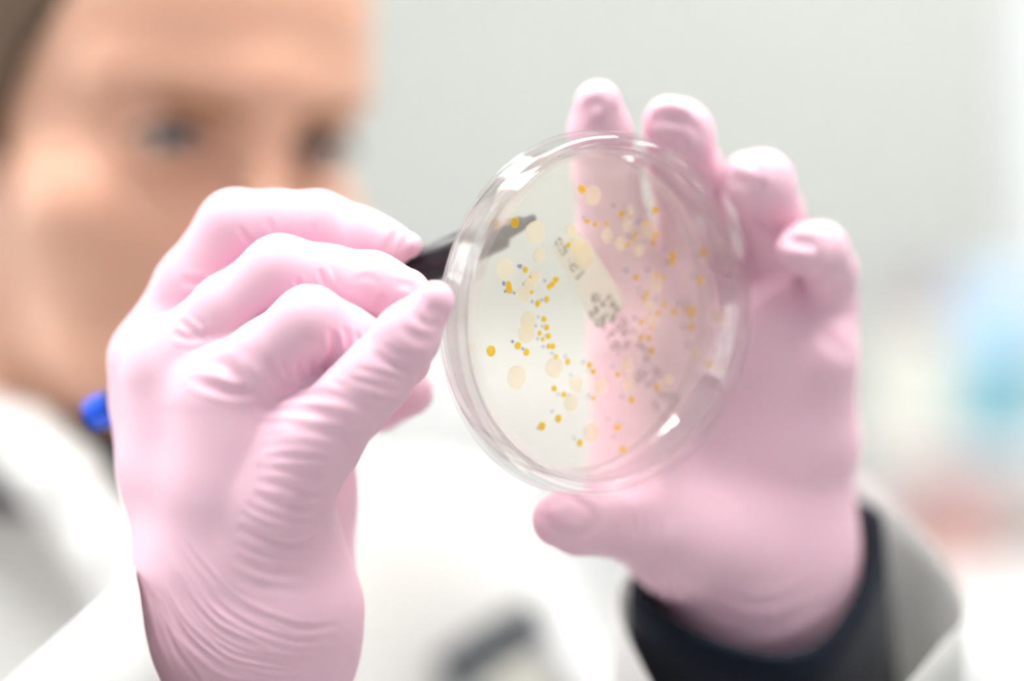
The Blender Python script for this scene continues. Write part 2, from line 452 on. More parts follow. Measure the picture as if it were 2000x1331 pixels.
def rh_sdf(p):
    palm = None
    for c in RH_palm:
        d = chain(p, c, 4.0)
        palm = d if palm is None else smin(palm, d, 14.0)
    th = chain(p, RH_thumb, 3.0)
    tot = smin(palm, th, 9.0)
    for c in RH_fingers:
        f = smin(chain(p, c, 3.0), palm, 7.0)
        tot = smin(tot, f, 0.9)
    return tot
lo, hi = bounds([n_[0] for c in RH_palm + RH_fingers + [RH_thumb] for n_ in c], 24)
V, Q, N = polygonise(rh_sdf, lo, hi, 0.75)
R_FOLDS = [
    ([(1060, 985), (1085, 968), (1115, 966), (1150, 978), (1168, 1000)], -.9, 1.6), ([(1056, 1000), (1080, 1030), (1120, 1045), (1160, 1030), (1172, 1005)], .7, 1.5),
    ([(1232, 975), (1248, 1010), (1240, 1060)], .5, 1.3), ([(1252, 975), (1268, 1020), (1258, 1075)], .5, 1.3), ([(1272, 985), (1286, 1030), (1274, 1085)], .45, 1.3), ([(1214, 985), (1226, 1010), (1220, 1045)], .4, 1.2),
    ([(1142, 216), (1160, 203), (1180, 204)], .6, 1.6), ([(1136, 240), (1165, 228), (1196, 236)], -.3, 1.6),
    ([(1268, 240), (1300, 232), (1340, 244), (1372, 268)], 1.2, 1.9), ([(1284, 262), (1320, 262), (1352, 284)], 1.0, 2.0), ([(1270, 222), (1310, 208), (1350, 222)], -.8, 2.4), ([(1300, 250), (1335, 256), (1360, 272)], -.6, 1.4),
    ([(1424, 348), (1444, 352), (1466, 370)], .8, 1.8), ([(1430, 332), (1460, 340), (1480, 366)], -.6, 1.8), ([(1470, 345), (1484, 362), (1490, 378)], .6, 1.5),
    ([(1524, 478), (1556, 474), (1600, 480)], 1.0, 1.8), ([(1530, 494), (1560, 492), (1590, 500)], -.6, 1.8),
    ([(1330, 1120), (1420, 1170), (1520, 1180), (1620, 1120)], .4, 2.0), ([(1340, 1160), (1430, 1205), (1530, 1205), (1630, 1130)], .45, 1.8), ([(1420, 1230), (1520, 1228), (1620, 1170)], .4, 1.8),
    ([(1120, 320), (1170, 328), (1235, 322)], .5, 1.8), ([(1290, 400), (1340, 412), (1400, 408)], .6, 2.2), ([(1550, 640), (1600, 650), (1660, 700)], .5, 2.5),
]
V = folds(V, Q, N, R_FOLDS)
GLOVE_R = (V, Q)
# ----------------------------------------------------------------------------- the woman: head, body, clothes
yaw, pitch, roll = math.radians(37), math.radians(13), math.radians(-1)
f_h = np.array([math.sin(yaw) * math.cos(pitch), -math.cos(yaw) * math.cos(pitch), -math.sin(pitch)])
l_h = np.array([math.cos(yaw), math.sin(yaw), 0.0])
u_h = -np.cross(l_h, f_h)
l_h, u_h = l_h * math.cos(roll) + u_h * math.sin(roll), u_h * math.cos(roll) - l_h * math.sin(roll)
O_h = P(492, 283, 850)
R_h = np.stack([l_h, f_h, u_h], 1)
def H(x, y, z): return O_h + R_h @ np.array([x, y, z], float)
def to_h(p): return (p - O_h) @ R_h
A3 = lambda *a: np.array(a, float)

def head_sdf(p):
    q = to_h(p)
    s = q.copy(); s[:, 0] = np.abs(s[:, 0])              # symmetric
    d = ell(q, A3(0, -88, 30), (73, 95, 88))
    d = smin(d, ell(q, A3(0, -42, 40), (62, 47, 50)), 14)
    d = smin(d, ell(q, A3(0, -46, -35), (58, 50, 62)), 14)
    d = smin(d, ell(s, A3(44, -34, -30), (22, 26, 20)), 16)
    d = smin(d, ell(q, A3(0, -44, -86), (46, 46, 30)), 18)
    d = smin(d, ell(q, A3(0, -8, -106), (17, 14, 14)), 16)
    d = smin(d, cap(s, A3(12, 2, 20), A3(46, -18, 18), 8, 9), 14)
    d = smin(d, cap(s, A3(0, 4, 22), A3(0, 4, 10), 9, 8), 14)
    d = smax(d, -ell(s, A3(31, 9, 0), (17, 17, 12)), 9)   # sockets
    lids = np.maximum(ell(s, A3(31, -11, 0), (13.6, 13.6, 13.6)), -ell(s, A3(31, 4, -0.5), (13.5, 14, 3.8)))
    d = smin(d, lids, 3)
    d = smin(d, cap(s, A3(0, 5, 0), A3(0, 22, -38), 6, 8.5), 12)
    d = smin(d, cap(s, A3(0, 22, -39), A3(10, 12, -43), 8, 6.5), 6)
    d = smin(d, cap(s, A3(0, 5, -66), A3(20, -3, -69), 6.5, 4), 7)
    d = smin(d, cap(s, A3(0, 4, -75), A3(17, -4, -72), 7, 4), 5)
    e = np.maximum(ell(s, A3(74, -92, -12), (9, 19, 33)), -ell(s, A3(86, -88, -10), (8, 12, 22)))
    d = smin(d, e, 6)
    return d

NB = P(60, 985, 990)                                       # base of the neck
ty = math.radians(22)
l_t = np.array([math.cos(ty), math.sin(ty), 0]); f_t = np.array([math.sin(ty), -math.cos(ty), 0]); Z3 = A3(0, 0, 1)
def T(x, y, z): return NB + l_t * x + f_t * y + Z3 * z
R_t = np.stack([l_t, f_t, Z3], 1)
SH_R, SH_L = T(-165, 0, -52), T(165, 0, -52)
W_R = P(478, 1440, 638); W_L = P(1500, 1400, 712)          # wrists
EL_R = SH_R + A3(60, -110, -215); EL_L = SH_L + A3(150, -90, -205)
HIP = T(0, -10, -520)
def torso(p, k, a):
    q = (p - NB) @ R_t
    d = ell(q, A3(0, 8, -150), (150 + a, 92 + a, 165 + a))
    d = smin(d, ell(q, A3(0, -4, -330), (128 + a, 90 + a, 190 + a)), 40)
    d = smin(d, ell(q, A3(0, -10, -500), (168 + a, 112 + a, 110 + a)), 40)
    d = smin(d, cap(p, SH_R, SH_L, 46 + a, 46 + a), 40)
    d = smin(d, cap(p, T(-60, -12, -20), T(60, -12, -20), 44 + a, 44 + a), 40)
    sx = q.copy(); sx[:, 0] = np.abs(sx[:, 0])
    d = smin(d, ell(sx, A3(68, 78, -190), (50 + a, 36 + a, 52 + a)), 30)
    return d
def arms(p, a):
    return np.minimum(smin(cap(p, SH_R, EL_R, 46 + a, 38 + a), cap(p, EL_R, W_R, 32 + a, 18 + a * .6), 20),
                      smin(cap(p, SH_L, EL_L, 46 + a, 38 + a), cap(p, EL_L, W_L, 32 + a, 18 + a * .6), 20))
KN = [HIP + l_t * sx * 95 + f_t * 420 + A3(0, 0, -10) for sx in (-1, 1)]
HP = [HIP + l_t * sx * 90 for sx in (-1, 1)]
AN = [k + f_t * -30 + A3(0, 0, -(k[2] - 70)) for k in KN]
def legs(p, a):
    d = None
    for h_, k_, a_ in zip(HP, KN, AN):
        c = smin(cap(p, h_, k_, 78 + a, 52 + a), cap(p, k_, a_, 50 + a, 32 + a), 24)
        d = c if d is None else np.minimum(d, c)
    return d
def neck(p, a):
    return cap(p, H(0, -100, -55), NB + Z3 * 10, 50 + a, 54 + a)
def body_sdf(p):
    d = smin(torso(p, 40, 0), arms(p, 0), 25)
    d = smin(d, legs(p, 0), 25)
    d = smin(d, neck(p, 0), 30)
    d = smin(d, head_sdf(p), 18)
    for a_ in AN:
        d = smin(d, cap(p, a_ + A3(0, 0, -20), a_ + f_t * 120 + A3(0, 0, -38), 26, 20), 14)
    return d
pts = [H(0, 60, 0), H(-100, -100, 130), H(100, -200, 130), SH_R, SH_L, EL_R, EL_L, W_R, W_L, HIP, *KN]
lo, hi = bounds(pts, 60); lo[2] = 5
lo = np.minimum(lo, bounds([a_ + f_t * 130 for a_ in AN], 60)[0]); lo[2] = 5
hi = np.maximum(hi, bounds([*AN, HIP], 150)[1])
V, Q, N = polygonise(body_sdf, lo, hi, 3.0)
person = mesh_from('person', V, Q, M['skin'])
tag(person, 'woman in a white lab coat leaning close to the dish with pink gloves', 'person')

def part(name, sdf, lo, hi, h, mat, parent=person, label=None):
    V, Q, N = polygonise(sdf, lo, hi, h)
    o = mesh_from(name, V, Q, mat, parent)
    if label: o['label'] = label
    return o

# gloves
gl = mesh_from('glove', *GLOVE_L, M['glove'], person); gl['label'] = 'pink rubber glove closed round the pen'
gr = mesh_from('glove', *GLOVE_R, M['glove'], person); gr['label'] = 'pink rubber glove spread behind the dish'

# eyes, brows, lashes
def eye(sx):
    c = H(31 * sx, -11, 0)
    look = (P(1150, 600, 620) - c); look /= np.linalg.norm(look)
    look = look * .75 + f_h * .25; look /= np.linalg.norm(look)
    bm = bmesh.new(); bmesh.ops.create_uvsphere(bm, u_segments=32, v_segments=24, radius=12.2)
    me = bpy.data.meshes.new('eye')
    q = Vector((0, 0, 1)).rotation_difference(Vector(look)).to_matrix()
    for f in bm.faces:
        z = f.calc_center_median().z / 12.2
        f.material_index = 2 if z > .985 else (1 if z > .88 else 0); f.smooth = True
    for v in bm.verts:
        v.co = (q @ v.co + Vector(c)) * 0.001
    bm.to_mesh(me); bm.free()
    for k in ('eyewhite', 'iris', 'pupil'): me.materials.append(M[k])
    return link(bpy.data.objects.new('eye', me), person)
def tube(name, pts, r, mat, parent=None, n=10, closed=False, mm=True, flat=1.0):
    """swept tube; r scalar or list"""
    pts = np.asarray(pts, float); m = len(pts)
    r = np.full(m, r, float) if np.isscalar(r) else np.asarray(r, float)
    V, F = [], []
    for i in range(m):
        t = pts[min(i + 1, m - 1)] - pts[max(i - 1, 0)]; t /= max(np.linalg.norm(t), 1e-9)
        a = np.cross(t, [0.13, 0.2, 1.0]); a /= np.linalg.norm(a); b = np.cross(t, a)
        for k in range(n):
            th = 2 * math.pi * k / n
            V.append(pts[i] + r[i] * (a * math.cos(th) + b * math.sin(th) * flat))
    for i in range(m - 1):
        for k in range(n):
            F.append((i * n + k, i * n + (k + 1) % n, (i + 1) * n + (k + 1) % n, (i + 1) * n + k))
    F.append(tuple(range(n))[::-1]); F.append(tuple((m - 1) * n + k for k in range(n)))
    return mesh_from(name, V, F, mat, parent, mm=mm)
for sx in (-1, 1):
    eye(sx)
    c = catmull([H(10 * sx, 9, 11), H(24 * sx, 8, 13), H(40 * sx, -4, 14), H(50 * sx, -18, 10)], 3)
    tube('eyebrow', c, np.linspace(2.2, .8, len(c)), M['brow'], person)
    c = catmull([H(17 * sx, -1.5, 0), H(24 * sx, 3.5, 4.2), H(33 * sx, 4.2, 5), H(42 * sx, -1.5, 2.5), H(45 * sx, -5, -.5)], 2)
    tube('eyelashes', c, np.linspace(1.0, 1.7, len(c)), M['lash'], person)

def lips_sdf(p):
    q = to_h(p); s = q.copy(); s[:, 0] = np.abs(s[:, 0])
    return np.minimum(cap(s, A3(0, 6.5, -67), A3(19, -2, -69.5), 5.6, 2.6), cap(s, A3(0, 6, -75), A3(17, -3, -71.5), 6, 2.6))
b_ = bounds([H(-25, 0, -70), H(25, 15, -70), H(0, 10, -85), H(0, 0, -55)], 14)
part('lips', lips_sdf, *b_, 1.0, M['lips'])

def hair_sdf(p):
    q = to_h(p)
    d = ell(q, A3(0, -92, 36), (80, 101, 94))
    d = smin(d, cap(q, A3(0, -150, -20), A3(0, -165, -60), 42, 30), 20)
    d = smin(d, ell(q, A3(0, -196, 40), (40, 34, 38)), 12)
    d = np.maximum(d, -ell(q, A3(0, 0, -34), (92, 92, 112)))
    d = np.maximum(d, -ell(q, A3(0, -80, -70), (110, 40, 62)))
    d = np.maximum(d, -(head_sdf(p) + 4.0))
    return d
b_ = bounds([H(x, y, z) for x in (-85, 85) for y in (0, -235) for z in (-100, 135)], 5)
part('hair', hair_sdf, *b_, 2.5, M['hair'], label='dark blond hair pulled back')

# black sweater: collar round the neck, chest and the sleeve inside the coat sleeve
def sweater_sdf(p):
    d = smin(torso(p, 40, 5), neck(p, 5), 25)
    q = (p - NB) @ R_t
    d = np.maximum(d, (q[:, 2] - 58 + q[:, 1] * .25))
    d = np.maximum(d, -420 - q[:, 2])
    d = np.maximum(d, -(smin(torso(p, 40, 0), neck(p, 0), 25) + 8))
    return d
b_ = bounds([T(-240, -140, -440), T(240, 150, 80)], 10)
b_ = (np.minimum(*b_) - 60, np.maximum(*b_) + 60)
part('sweater', sweater_sdf, *b_, 3.5, M['black'], label='black sweater under the coat')

def loft(name, lip, ring_c, ring_ax, ring_r, mat, parent, rows=26, n=96, thick=2.0, belly=0.0, folds_=(), label=None):
    """open sleeve from a lip loop down to a round elbow end"""
    L = catmull(lip, 1.0, closed=True)
    L = L[np.linspace(0, len(L) - 1, n + 1).astype(int)[:-1]]
    ax = np.asarray(ring_ax, float); ax /= np.linalg.norm(ax)
    x = L[0] - ring_c; x -= ax * (x @ ax); x /= np.linalg.norm(x); y = np.cross(ax, x)
    c = L.mean(0)
    w = (L - c) @ y; sgn = 1 if w[n // 4] > 0 else -1
    R = np.array([ring_c + ring_r * (x * math.cos(2 * math.pi * k / n) + sgn * y * math.sin(2 * math.pi * k / n)) for k in range(n)])
    V, F = [], []
    for i in range(rows + 1):
        t = i / rows
        row = L * (1 - t) + R * t
        cc = c * (1 - t) + ring_c * t
        out = row - cc; out /= np.linalg.norm(out, axis=1)[:, None]
        b = belly * math.sin(math.pi * t)
        for amp, freq, ph, tw in folds_:
            th = 2 * math.pi * np.arange(n) / n
            b = b + amp * np.sin(freq * th + ph + tw * t) * (0.25 + t * (1 - t) * 3)
        V.append(row + out * np.reshape(b, (-1, 1)))
    V = np.concatenate(V)
    for i in range(rows):
        for k in range(n):
            F.append((i * n + k, i * n + (k + 1) % n, (i + 1) * n + (k + 1) % n, (i + 1) * n + k))
    return V, F

def solid(o, t, off=-1.0):
    m = o.modifiers.new('thickness', 'SOLIDIFY'); m.thickness = t; m.offset = off; m.use_even_offset = True
    return o

# sleeve of the hand holding the dish
lipB = [P(1252, 1140, 680), P(1290, 1190, 671), P(1370, 1240, 664), P(1450, 1268, 661), P(1530, 1278, 662), P(1600, 1255, 668), P(1655, 1190, 678), P(1690, 1100, 692),
        P(1700, 1005, 708), P(1600, 985, 732), P(1450, 1030, 732), P(1310, 1085, 708)]
V, F = loft('s', lipB, EL_L, EL_L - W_L, 46, None, None, belly=7, folds_=((1.2, 5, .4, 2),))
o = solid(mesh_from('sweater_sleeve', V, F, M['black'], person), 0.003)
o['label'] = 'black sweater cuff'
lipC = [P(1216, 1140, 700), P(1235, 1260, 676), P(1330, 1420, 652), P(1480, 1540, 646), P(1640, 1480, 648), P(1770, 1345, 660), P(1838, 1262, 676),
        P(1886, 1186, 700), P(1800, 1050, 728), P(1672, 922, 752), P(1540, 960, 768), P(1380, 1030, 752), P(1270, 1080, 728)]
V, F = loft('s', lipC, EL_L, EL_L - W_L, 58, None, None, belly=6, folds_=((2.5, 4, .4, 3), (1.5, 7, 1.0, -2)))
coatL = (V, F)
# sleeve of the hand holding the pen
lipA = [P(274, 1112, 622), P(276, 1160, 606), P(284, 1235, 596), P(304, 1310, 590), P(350, 1400, 588), P(440, 1530, 588), P(570, 1570, 600), P(680, 1500, 625), P(695, 1360, 655),
        P(640, 1240, 675), P(520, 1165, 676), P(390, 1110, 662), P(300, 1092, 640)]
V, F = loft('s', lipA, EL_R, EL_R - W_R, 62, None, None, belly=5, folds_=((2.0, 4, .4, 3), (1.2, 7, 1.0, -2)))
coatR = (V, F)

def coat_sdf(p):
    q = (p - NB) @ R_t
    up = np.minimum(cap(p, SH_R, EL_R, 60, 58), cap(p, SH_L, EL_L, 60, 54))
    up = smin(cap(p, SH_R, EL_R, 60, 58), smin(torso(p, 40, 13), cap(p, SH_L, EL_L, 60, 54), 30), 30)
    d = up
    d = np.maximum(d, -560 - q[:, 2])
    # neck hole and the open V of the front
    hole = cap(p, T(0, -8, -60), T(0, 8, 140), 66, 78)
    v = np.maximum(np.abs(q[:, 0] - 40) * 1.0 - (26 + (q[:, 2] + 10) * .1), -(q[:, 1] - 10)) 
    d = np.maximum(d, -hole); d = np.maximum(d, -np.maximum(v, -260 - q[:, 2]))
    # cut the shoulder tubes open at the elbows where the sleeves carry on
    for e, s_ in ((EL_R, SH_R), (EL_L, SH_L)):
        a_ = (e - s_) / np.linalg.norm(e - s_)
        d = np.maximum(d, np.where(((p - e) ** 2).sum(1) < 150 ** 2, (p - e) @ a_ + 5, -1e3))
    return d
b_ = bounds([T(-230, -140, -570), T(230, 140, 90), EL_R, EL_L, SH_R, SH_L], 90)
Vc, Qc, _ = polygonise(coat_sdf, *b_, 3.5)
# collar: a rolled strip round the neck with two lapels
col_pts = [P(330, 1420, 835), P(285, 1240, 838), P(218, 1080, 846), P(125, 945, 856), P(45, 872, 868), P(-40, 845, 884), P(-150, 840, 915), P(-235, 850, 970), P(-130, 840, 1040), P(120, 900, 1050)]
def collar_sdf(p):
    d = None
    rr = [12, 13, 13, 13, 13, 13, 13, 13, 13, 13]
    for (a, ra), (b, rb) in zip(list(zip(col_pts, rr))[:-1], list(zip(col_pts, rr))[1:]):
        c = cap(p, a, b, ra, rb); d = c if d is None else smin(d, c, 8)
    return d
b_ = bounds(col_pts, 25)
Vk, Qk, _ = polygonise(collar_sdf, *b_, 2.5)
def join(parts):
    Vs, Fs, o = [], [], 0
    for V, F in parts:
        Vs.append(np.asarray(V)); Fs.extend([tuple(int(i) + o for i in f) for f in (F.tolist() if isinstance(F, np.ndarray) else F)]); o += len(V)
    return np.concatenate(Vs), Fs
coat = mesh_from('lab_coat', Vc, Qc, M['coat'], person); coat['label'] = 'white cotton lab coat'
o = mesh_from('coat_collar', Vk, Qk, M['coat'], coat)
o = solid(mesh_from('coat_sleeve', *coatL, M['coatthin'], coat), 0.0006); o['label'] = 'wide coat sleeve of the arm that holds the dish'
o = solid(mesh_from('coat_sleeve', *coatR, M['coatthin'], coat), 0.0012); o['label'] = 'coat sleeve of the arm that holds the pen'
M['trouser'] = principled('dark trouser cloth', lin(52, 58, 72), rough=0.9, spec=.1, noise=.1, nscale=300)
M['shoe'] = principled('white shoe leather', lin(225, 225, 222), rough=0.5, noise=.04)
def trous(p):
    q = (p - NB) @ R_t
    d = smin(legs(p, 6), ell(q, A3(0, -10, -500), (174, 118, 112)), 30)
    d = np.maximum(d, 120 - p[:, 2]); d = np.maximum(d, q[:, 2] + 430)
    return np.maximum(d, -smin(legs(p, 2), ell(q, A3(0, -10, -500), (170, 114, 108)), 30))
b_ = bounds([HIP, *KN, *AN], 190); b_[0][2] = 100
part('trousers', trous, *b_, 5.0, M['trouser'])
for a_ in AN:
    fn = lambda p, a_=a_: np.maximum(smin(cap(p, a_ + A3(0, 0, -26), a_ + f_t * 135 + A3(0, 0, -42), 36, 26), cap(p, a_ + A3(0, 0, 10), a_ + A3(0, 0, -20), 36, 38), 10), 1.0 - p[:, 2])
    b_ = bounds([a_, a_ + f_t * 170, a_ - f_t * 50], 50); b_[0][2] = -5
    part('shoe', fn, *b_, 3.0, M['shoe'])

# ----------------------------------------------------------------------------- petri dish
th = math.radians(35); az = math.radians(8)
n_d = A3(math.sin(th) * math.cos(az), -math.cos(th), -math.sin(th) * math.sin(az))
ey_d = Z3 - n_d * (Z3 @ n_d); ey_d /= np.linalg.norm(ey_d)
ex_d = np.cross(ey_d, n_d)
L_d = P(1194, 617, 615)
CAMP = A3(0, 0, CAMZ)
dish = empty('petri_dish', tuple(L_d * .001))
dish.matrix_world = Matrix(((ex_d[0], ey_d[0], n_d[0], L_d[0] * .001), (ex_d[1], ey_d[1], n_d[1], L_d[1] * .001),
                            (ex_d[2], ey_d[2], n_d[2], L_d[2] * .001), (0, 0, 0, 1)))
tag(dish, 'round clear plate of agar with yellow and cream colonies, held in the gloved hand', 'petri dish')
def onplane(u, v, z):
    r = P(u, v, 600) - CAMP
    t = (z - (CAMP - L_d) @ n_d) / (r @ n_d)
    w = CAMP + r * t - L_d
    return np.array([w @ ex_d, w @ ey_d, z])
def lathe(name, prof, parent, mats, flat=None, n=160, closed=True):
    V, F, mi = [], [], []
    m = len(prof)
    ids = []
    for (r, z) in prof:
        if r < 1e-6: V.append((0, 0, z)); ids.append([len(V) - 1] * n)
        else:
            s = len(V); ids.append(list(range(s, s + n)))
            V += [(r * math.cos(2 * math.pi * k / n), r * math.sin(2 * math.pi * k / n), z) for k in range(n)]
    rng = range(m if closed else m - 1)
    for i in rng:
        a, b = ids[i], ids[(i + 1) % m]
        if prof[i][0] < 1e-6 and prof[(i + 1) % m][0] < 1e-6: continue
        for k in range(n):
            k2 = (k + 1) % n
            f = [a[k], b[k], b[k2], a[k2]]
            f = list(dict.fromkeys(f))
            F.append(tuple(f)); mi.append(1 if (flat and flat(prof[i], prof[(i + 1) % m])) else 0)
    o = mesh_from(name, V, F, None, parent, smooth=True, mats=mats, midx=mi)
    bm = bmesh.new(); bm.from_mesh(o.data); bmesh.ops.recalc_face_normals(bm, faces=bm.faces); bm.to_mesh(o.data); bm.free()
    o.data.set_sharp_from_angle(angle=math.radians(40))
    return o
isflat = lambda a, b: max(a[0], b[0]) < 40.7 and abs(a[1] - b[1]) < .05
RB = 43.4
lid = lathe('lid', [(0, 0), (40.6, 0), (42.6, 0), (43.0, .5), (43.8, .5), (44.2, 0), (45.9, 0), (46.6, -.3), (46.9, -1.0), (47.1, -8.2), (46.8, -8.5), (46.0, -8.3), (45.7, -1.7), (45.1, -1.15), (40.6, -1.1), (0, -1.1)],
            dish, [M['lidwall'], M['dishflat']], isflat)
lid['label'] = 'clear lid'
base = lathe('dish_base', [(0, -13.3), (40.6, -13.3), (RB - 2.0, -13.2), (RB - 1.4, -12.6), (RB - 1.1, -2.2), (RB - .7, -1.9), (RB - .2, -2.2), (RB, -13.6), (RB - .4, -14.4), (RB - 1.2, -14.8), (RB - 1.8, -14.3), (40.6, -14.3), (0, -14.3)],
             dish, [M['dishwall'], M['dishflat']], isflat)
base['label'] = 'clear bottom dish'
ZA = -9.6
agar = lathe('agar', [(0, ZA), (40.0, ZA), (40.7, ZA + .25), (40.9, ZA + .2), (40.6, -12.9), (40.2, -13.2), (0, -13.2)], dish, [M['agar']])
agar['label'] = 'cream agar jelly'

def dome(name, mats, rim=False, wob=0.0, seed=0):
    rg = np.random.default_rng(seed)
    prof = [(1, 0), (.96, .10), (.88, .17), (.72, .25), (.5, .31), (.25, .34)]
    n = 28; V, F, mi = [], [], []
    ph = rg.random(3) * 6.28
    for (r, z) in prof:
        for k in range(n):
            t = 2 * math.pi * k / n
            w = 1 + wob * (math.sin(2 * t + ph[0]) + .6 * math.sin(3 * t + ph[1]) + .5 * math.sin(5 * t + ph[2]))
            V.append((r * w * math.cos(t), r * w * math.sin(t), z))
    V.append((0, 0, .35))
    for i in range(len(prof) - 1):
        for k in range(n):
            F.append((i * n + k, i * n + (k + 1) % n, (i + 1) * n + (k + 1) % n, (i + 1) * n + k)); mi.append(1 if rim and i < 2 else 0)
    b = (len(prof) - 1) * n
    for k in range(n):
        F.append((b + k, b + (k + 1) % n, len(V) - 1)); mi.append(0)
    me = bpy.data.meshes.new(name); me.from_pydata(V, [], F)
    for m in mats: me.materials.append(m)
    me.polygons.foreach_set('material_index', mi); me.polygons.foreach_set('use_smooth', [True] * len(me.polygons)); me.update()
    return me
me_y = [dome('yellow_colony', [M['yellow'], M['ylens']], True, .02, s) for s in range(3)]
me_c = [dome('cream_colony', [M['cream']], False, .025, s + 9) for s in range(3)]
PX = 0.1315
def put(name, me, u, v, rpx, z, parent, hz, label=None):
    o = bpy.data.objects.new(name, me)
    c = onplane(u, v, z) * .001; r = rpx * PX * .001
    o.location = c; o.scale = (r, r, min(r, hz)); o.rotation_euler = (0, 0, random.random() * 6)
    link(o, parent)
    return o
YEL = [(1136,369,9),(1005,435,10.5),(1146,432,6),(1163,438,5.5),(1184.5,437,5),(1111,479,5.5),(1214,418,7),(1279,411,8),(1258,435,5.5),(1280,459,7),
 (1275,475,6),(1240,458,5),(1235,468,5),(1224.5,478,5),(1313.5,498,8),(1312,511,8),(1373,493.6,8.5),(1025.5,527,6.5),(993,557,7.5),(994,567,7.5),
 (1036,541,3.8),(1085.6,546.6,7),(1079,555,6.5),(1073,560,6),(1038.7,571,4.4),(1067.6,585,6.5),(1050,593,6.8),(1062,624,6.2),(1067.6,640.5,6.2),(1054,651,5.2),
 (1071,657,6.2),(1060,663,4.6),(1072,677,5.8),(1080,677,6),(1011,675.5,7.6),(1028,688.6,7.4),(958.6,686,10.5),(1086,697,5.2),(1242,542,6.6),(1280,535.6,5.5),
 (1294,543,5.5),(1367,548,8.5),(1263,573.6,5.6),(1257.6,582.7,5),(1296.7,595,6.4),(1285.4,611.5,6),(1316,610,6.8),(1340,603,6),(1352,606,7.6),(1351,614,7),(1350,639,7.4),
 (1254,629,6.2),(1272.5,641,5),(1252,659,6.2),(1267,660,6.2),(1271.5,686,7),(1108.5,707,6.4),(1151,713,6.6),(1158.5,726,6.6),(1082,759,6.6),(1101,771,6.2),
 (1159,778,5.2),(1090,818,8.2),(1058,833,9),(1132.5,865.6,7.6),(1206.5,731,6),(1233.6,781.5,7.6),(1281.7,756.7,7),(1385,711,8),(1206,835,7.8),(1216,878.4,7.6)]
CRE = [(1157,382,21),(1045.5,454,22),(1053,500,15),(985,525,20),(1115,449,13),(1185.6,460,15),(1233,412,11),(1225,440,14),(1210.6,475,15),(1265,448,20),
 (1247,488,16),(1045,542,14),(1035,556,14),(1022,575,16),(1031,627,18),(1028.5,652,19),(1282,556,16),(1266,596,14),(1274,625,14),(1406,620,20),
 (1358,688,14),(1009,738,22.5),(1082.6,719,20),(1125.5,750,17),(1115.7,788,17.5),(1173,753.6,17),(1155.5,844.6,20),(1225.6,711.6,16),(1227,750.6,16),(1304,743,15),(1139,499,26),(1128,480,18)]
DOT = [(1015.7,520.7,5,0),(1012.5,520,3.2,0),(984,554,4.6,0),(986.5,569.5,3,0),(1004,572.5,2.8,0),(1064,548.4,3,0),(1039.5,589.7,3.2,0),(1058,586.5,3.2,0),(1051,619.5,2.6,1),
 (1059,638,2.8,1),(1050,662.6,3.2,1),(1001,668,3.4,0),(1020.7,682,3.2,0),(1061,678,3.2,1),(1078,691,3,1),(1104,697,3.4,1),(1022.5,555,3,2),(1032,567,3.4,2),(1046,637,3,2),
 (1040.5,620,3,2),(1029,640,2.8,2),(1064,656,2.4,2),(1199,401.6,3.6,0),(1139,427,3,0),(1033,455,3,2),(1044,501,3,2),(1106,446,2.4,1),(985,526,2.6,2),(1261,409,3.4,1),(1248,433.5,4.4,0),
 (1229,461,4,0),(1199,470,3,1),(1262,469.5,3.4,1),(1298.5,487,4,1),(1301.5,513,3.6,1),(1357,496,4.4,1),(1222.6,528.6,4,1),(1265,527,4,1),(1355,540,5,1),(1248,565,3.6,1),(1249.7,577,3.2,1),
 (1281,583.4,3.2,1),(1271.5,606,3,1),(1327,592.4,4.6,1),(1343,591,3.6,1),(1240,622.5,3.8,1),(1238.4,649,3.6,1),(1335,637,4.4,1),(1258.7,647,3.2,1),(1345,675,4.6,1),(1258,681,4.2,1),
 (1139,708,3.6,1),(1115,732.6,3,1),(1149,723,2.6,2),(1090,770.6,3,1),(1111,771,3,1),(1150,773,3.4,1),(1078,804,3.2,1),(1050,837,3.2,1),(1120.6,856,3.2,1),(1187,818.6,3,1),
 (1006,724,2.8,2),(1197,717,4,1),(1215,775,3.8,1),(1198.6,855,3.2,1),(1266,752,4.4,1),(1166,738,2.6,2)]
for i, (u, v, r) in enumerate(CRE):
    put('cream_colony', me_c[i % 3], u, v, r * 1.02, ZA + .03, agar, .0006)
for i, (u, v, r) in enumerate(YEL):
    put('yellow_colony', me_y[i % 3], u, v, r * 1.02, ZA + .05, agar, .0016)
me_d = [dome('ink_dot', [M[k]], False, .08, 30 + j) for j, k in enumerate(('inkblue', 'inkpale', 'inkgrey'))]
for (u, v, r, k) in DOT:
    o = put('ink_dot', me_d[k], u, v, r, -14.36, base, .00012)
    o.scale.z *= -1

# sticker with its printed time, and the handwriting on the plastic, all on the underside and so seen mirrored
ZS = -14.40
sa = [onplane(*q, ZS) for q in ((1092, 462), (1140, 448), (1222, 592), (1168, 642), (1085, 505))]
def plate(name, outline, z0, z1, mat, parent):
    n = len(outline)
    V = [(p[0], p[1], z0) for p in outline] + [(p[0], p[1], z1) for p in outline]
    F = [tuple(range(n)), tuple(range(2 * n - 1, n - 1, -1))] + [(i, (i + 1) % n, n + (i + 1) % n, n + i) for i in range(n)]
    return mesh_from(name, V, F, mat, parent, smooth=False)
out = catmull([onplane(*q, ZS) for q in ((1080, 487), (1086, 474), (1104, 462), (1126, 455), (1140, 462), (1162, 492), (1192, 540), (1216, 580), (1221, 594), (1214, 606), (1194, 624), (1172, 640), (1160, 634), (1136, 592), (1108, 540))], .8, closed=True)
stick = plate('paper_label', out, ZS, ZS - .08, M['sticker'], base)
stick['label'] = 'milky paper label'
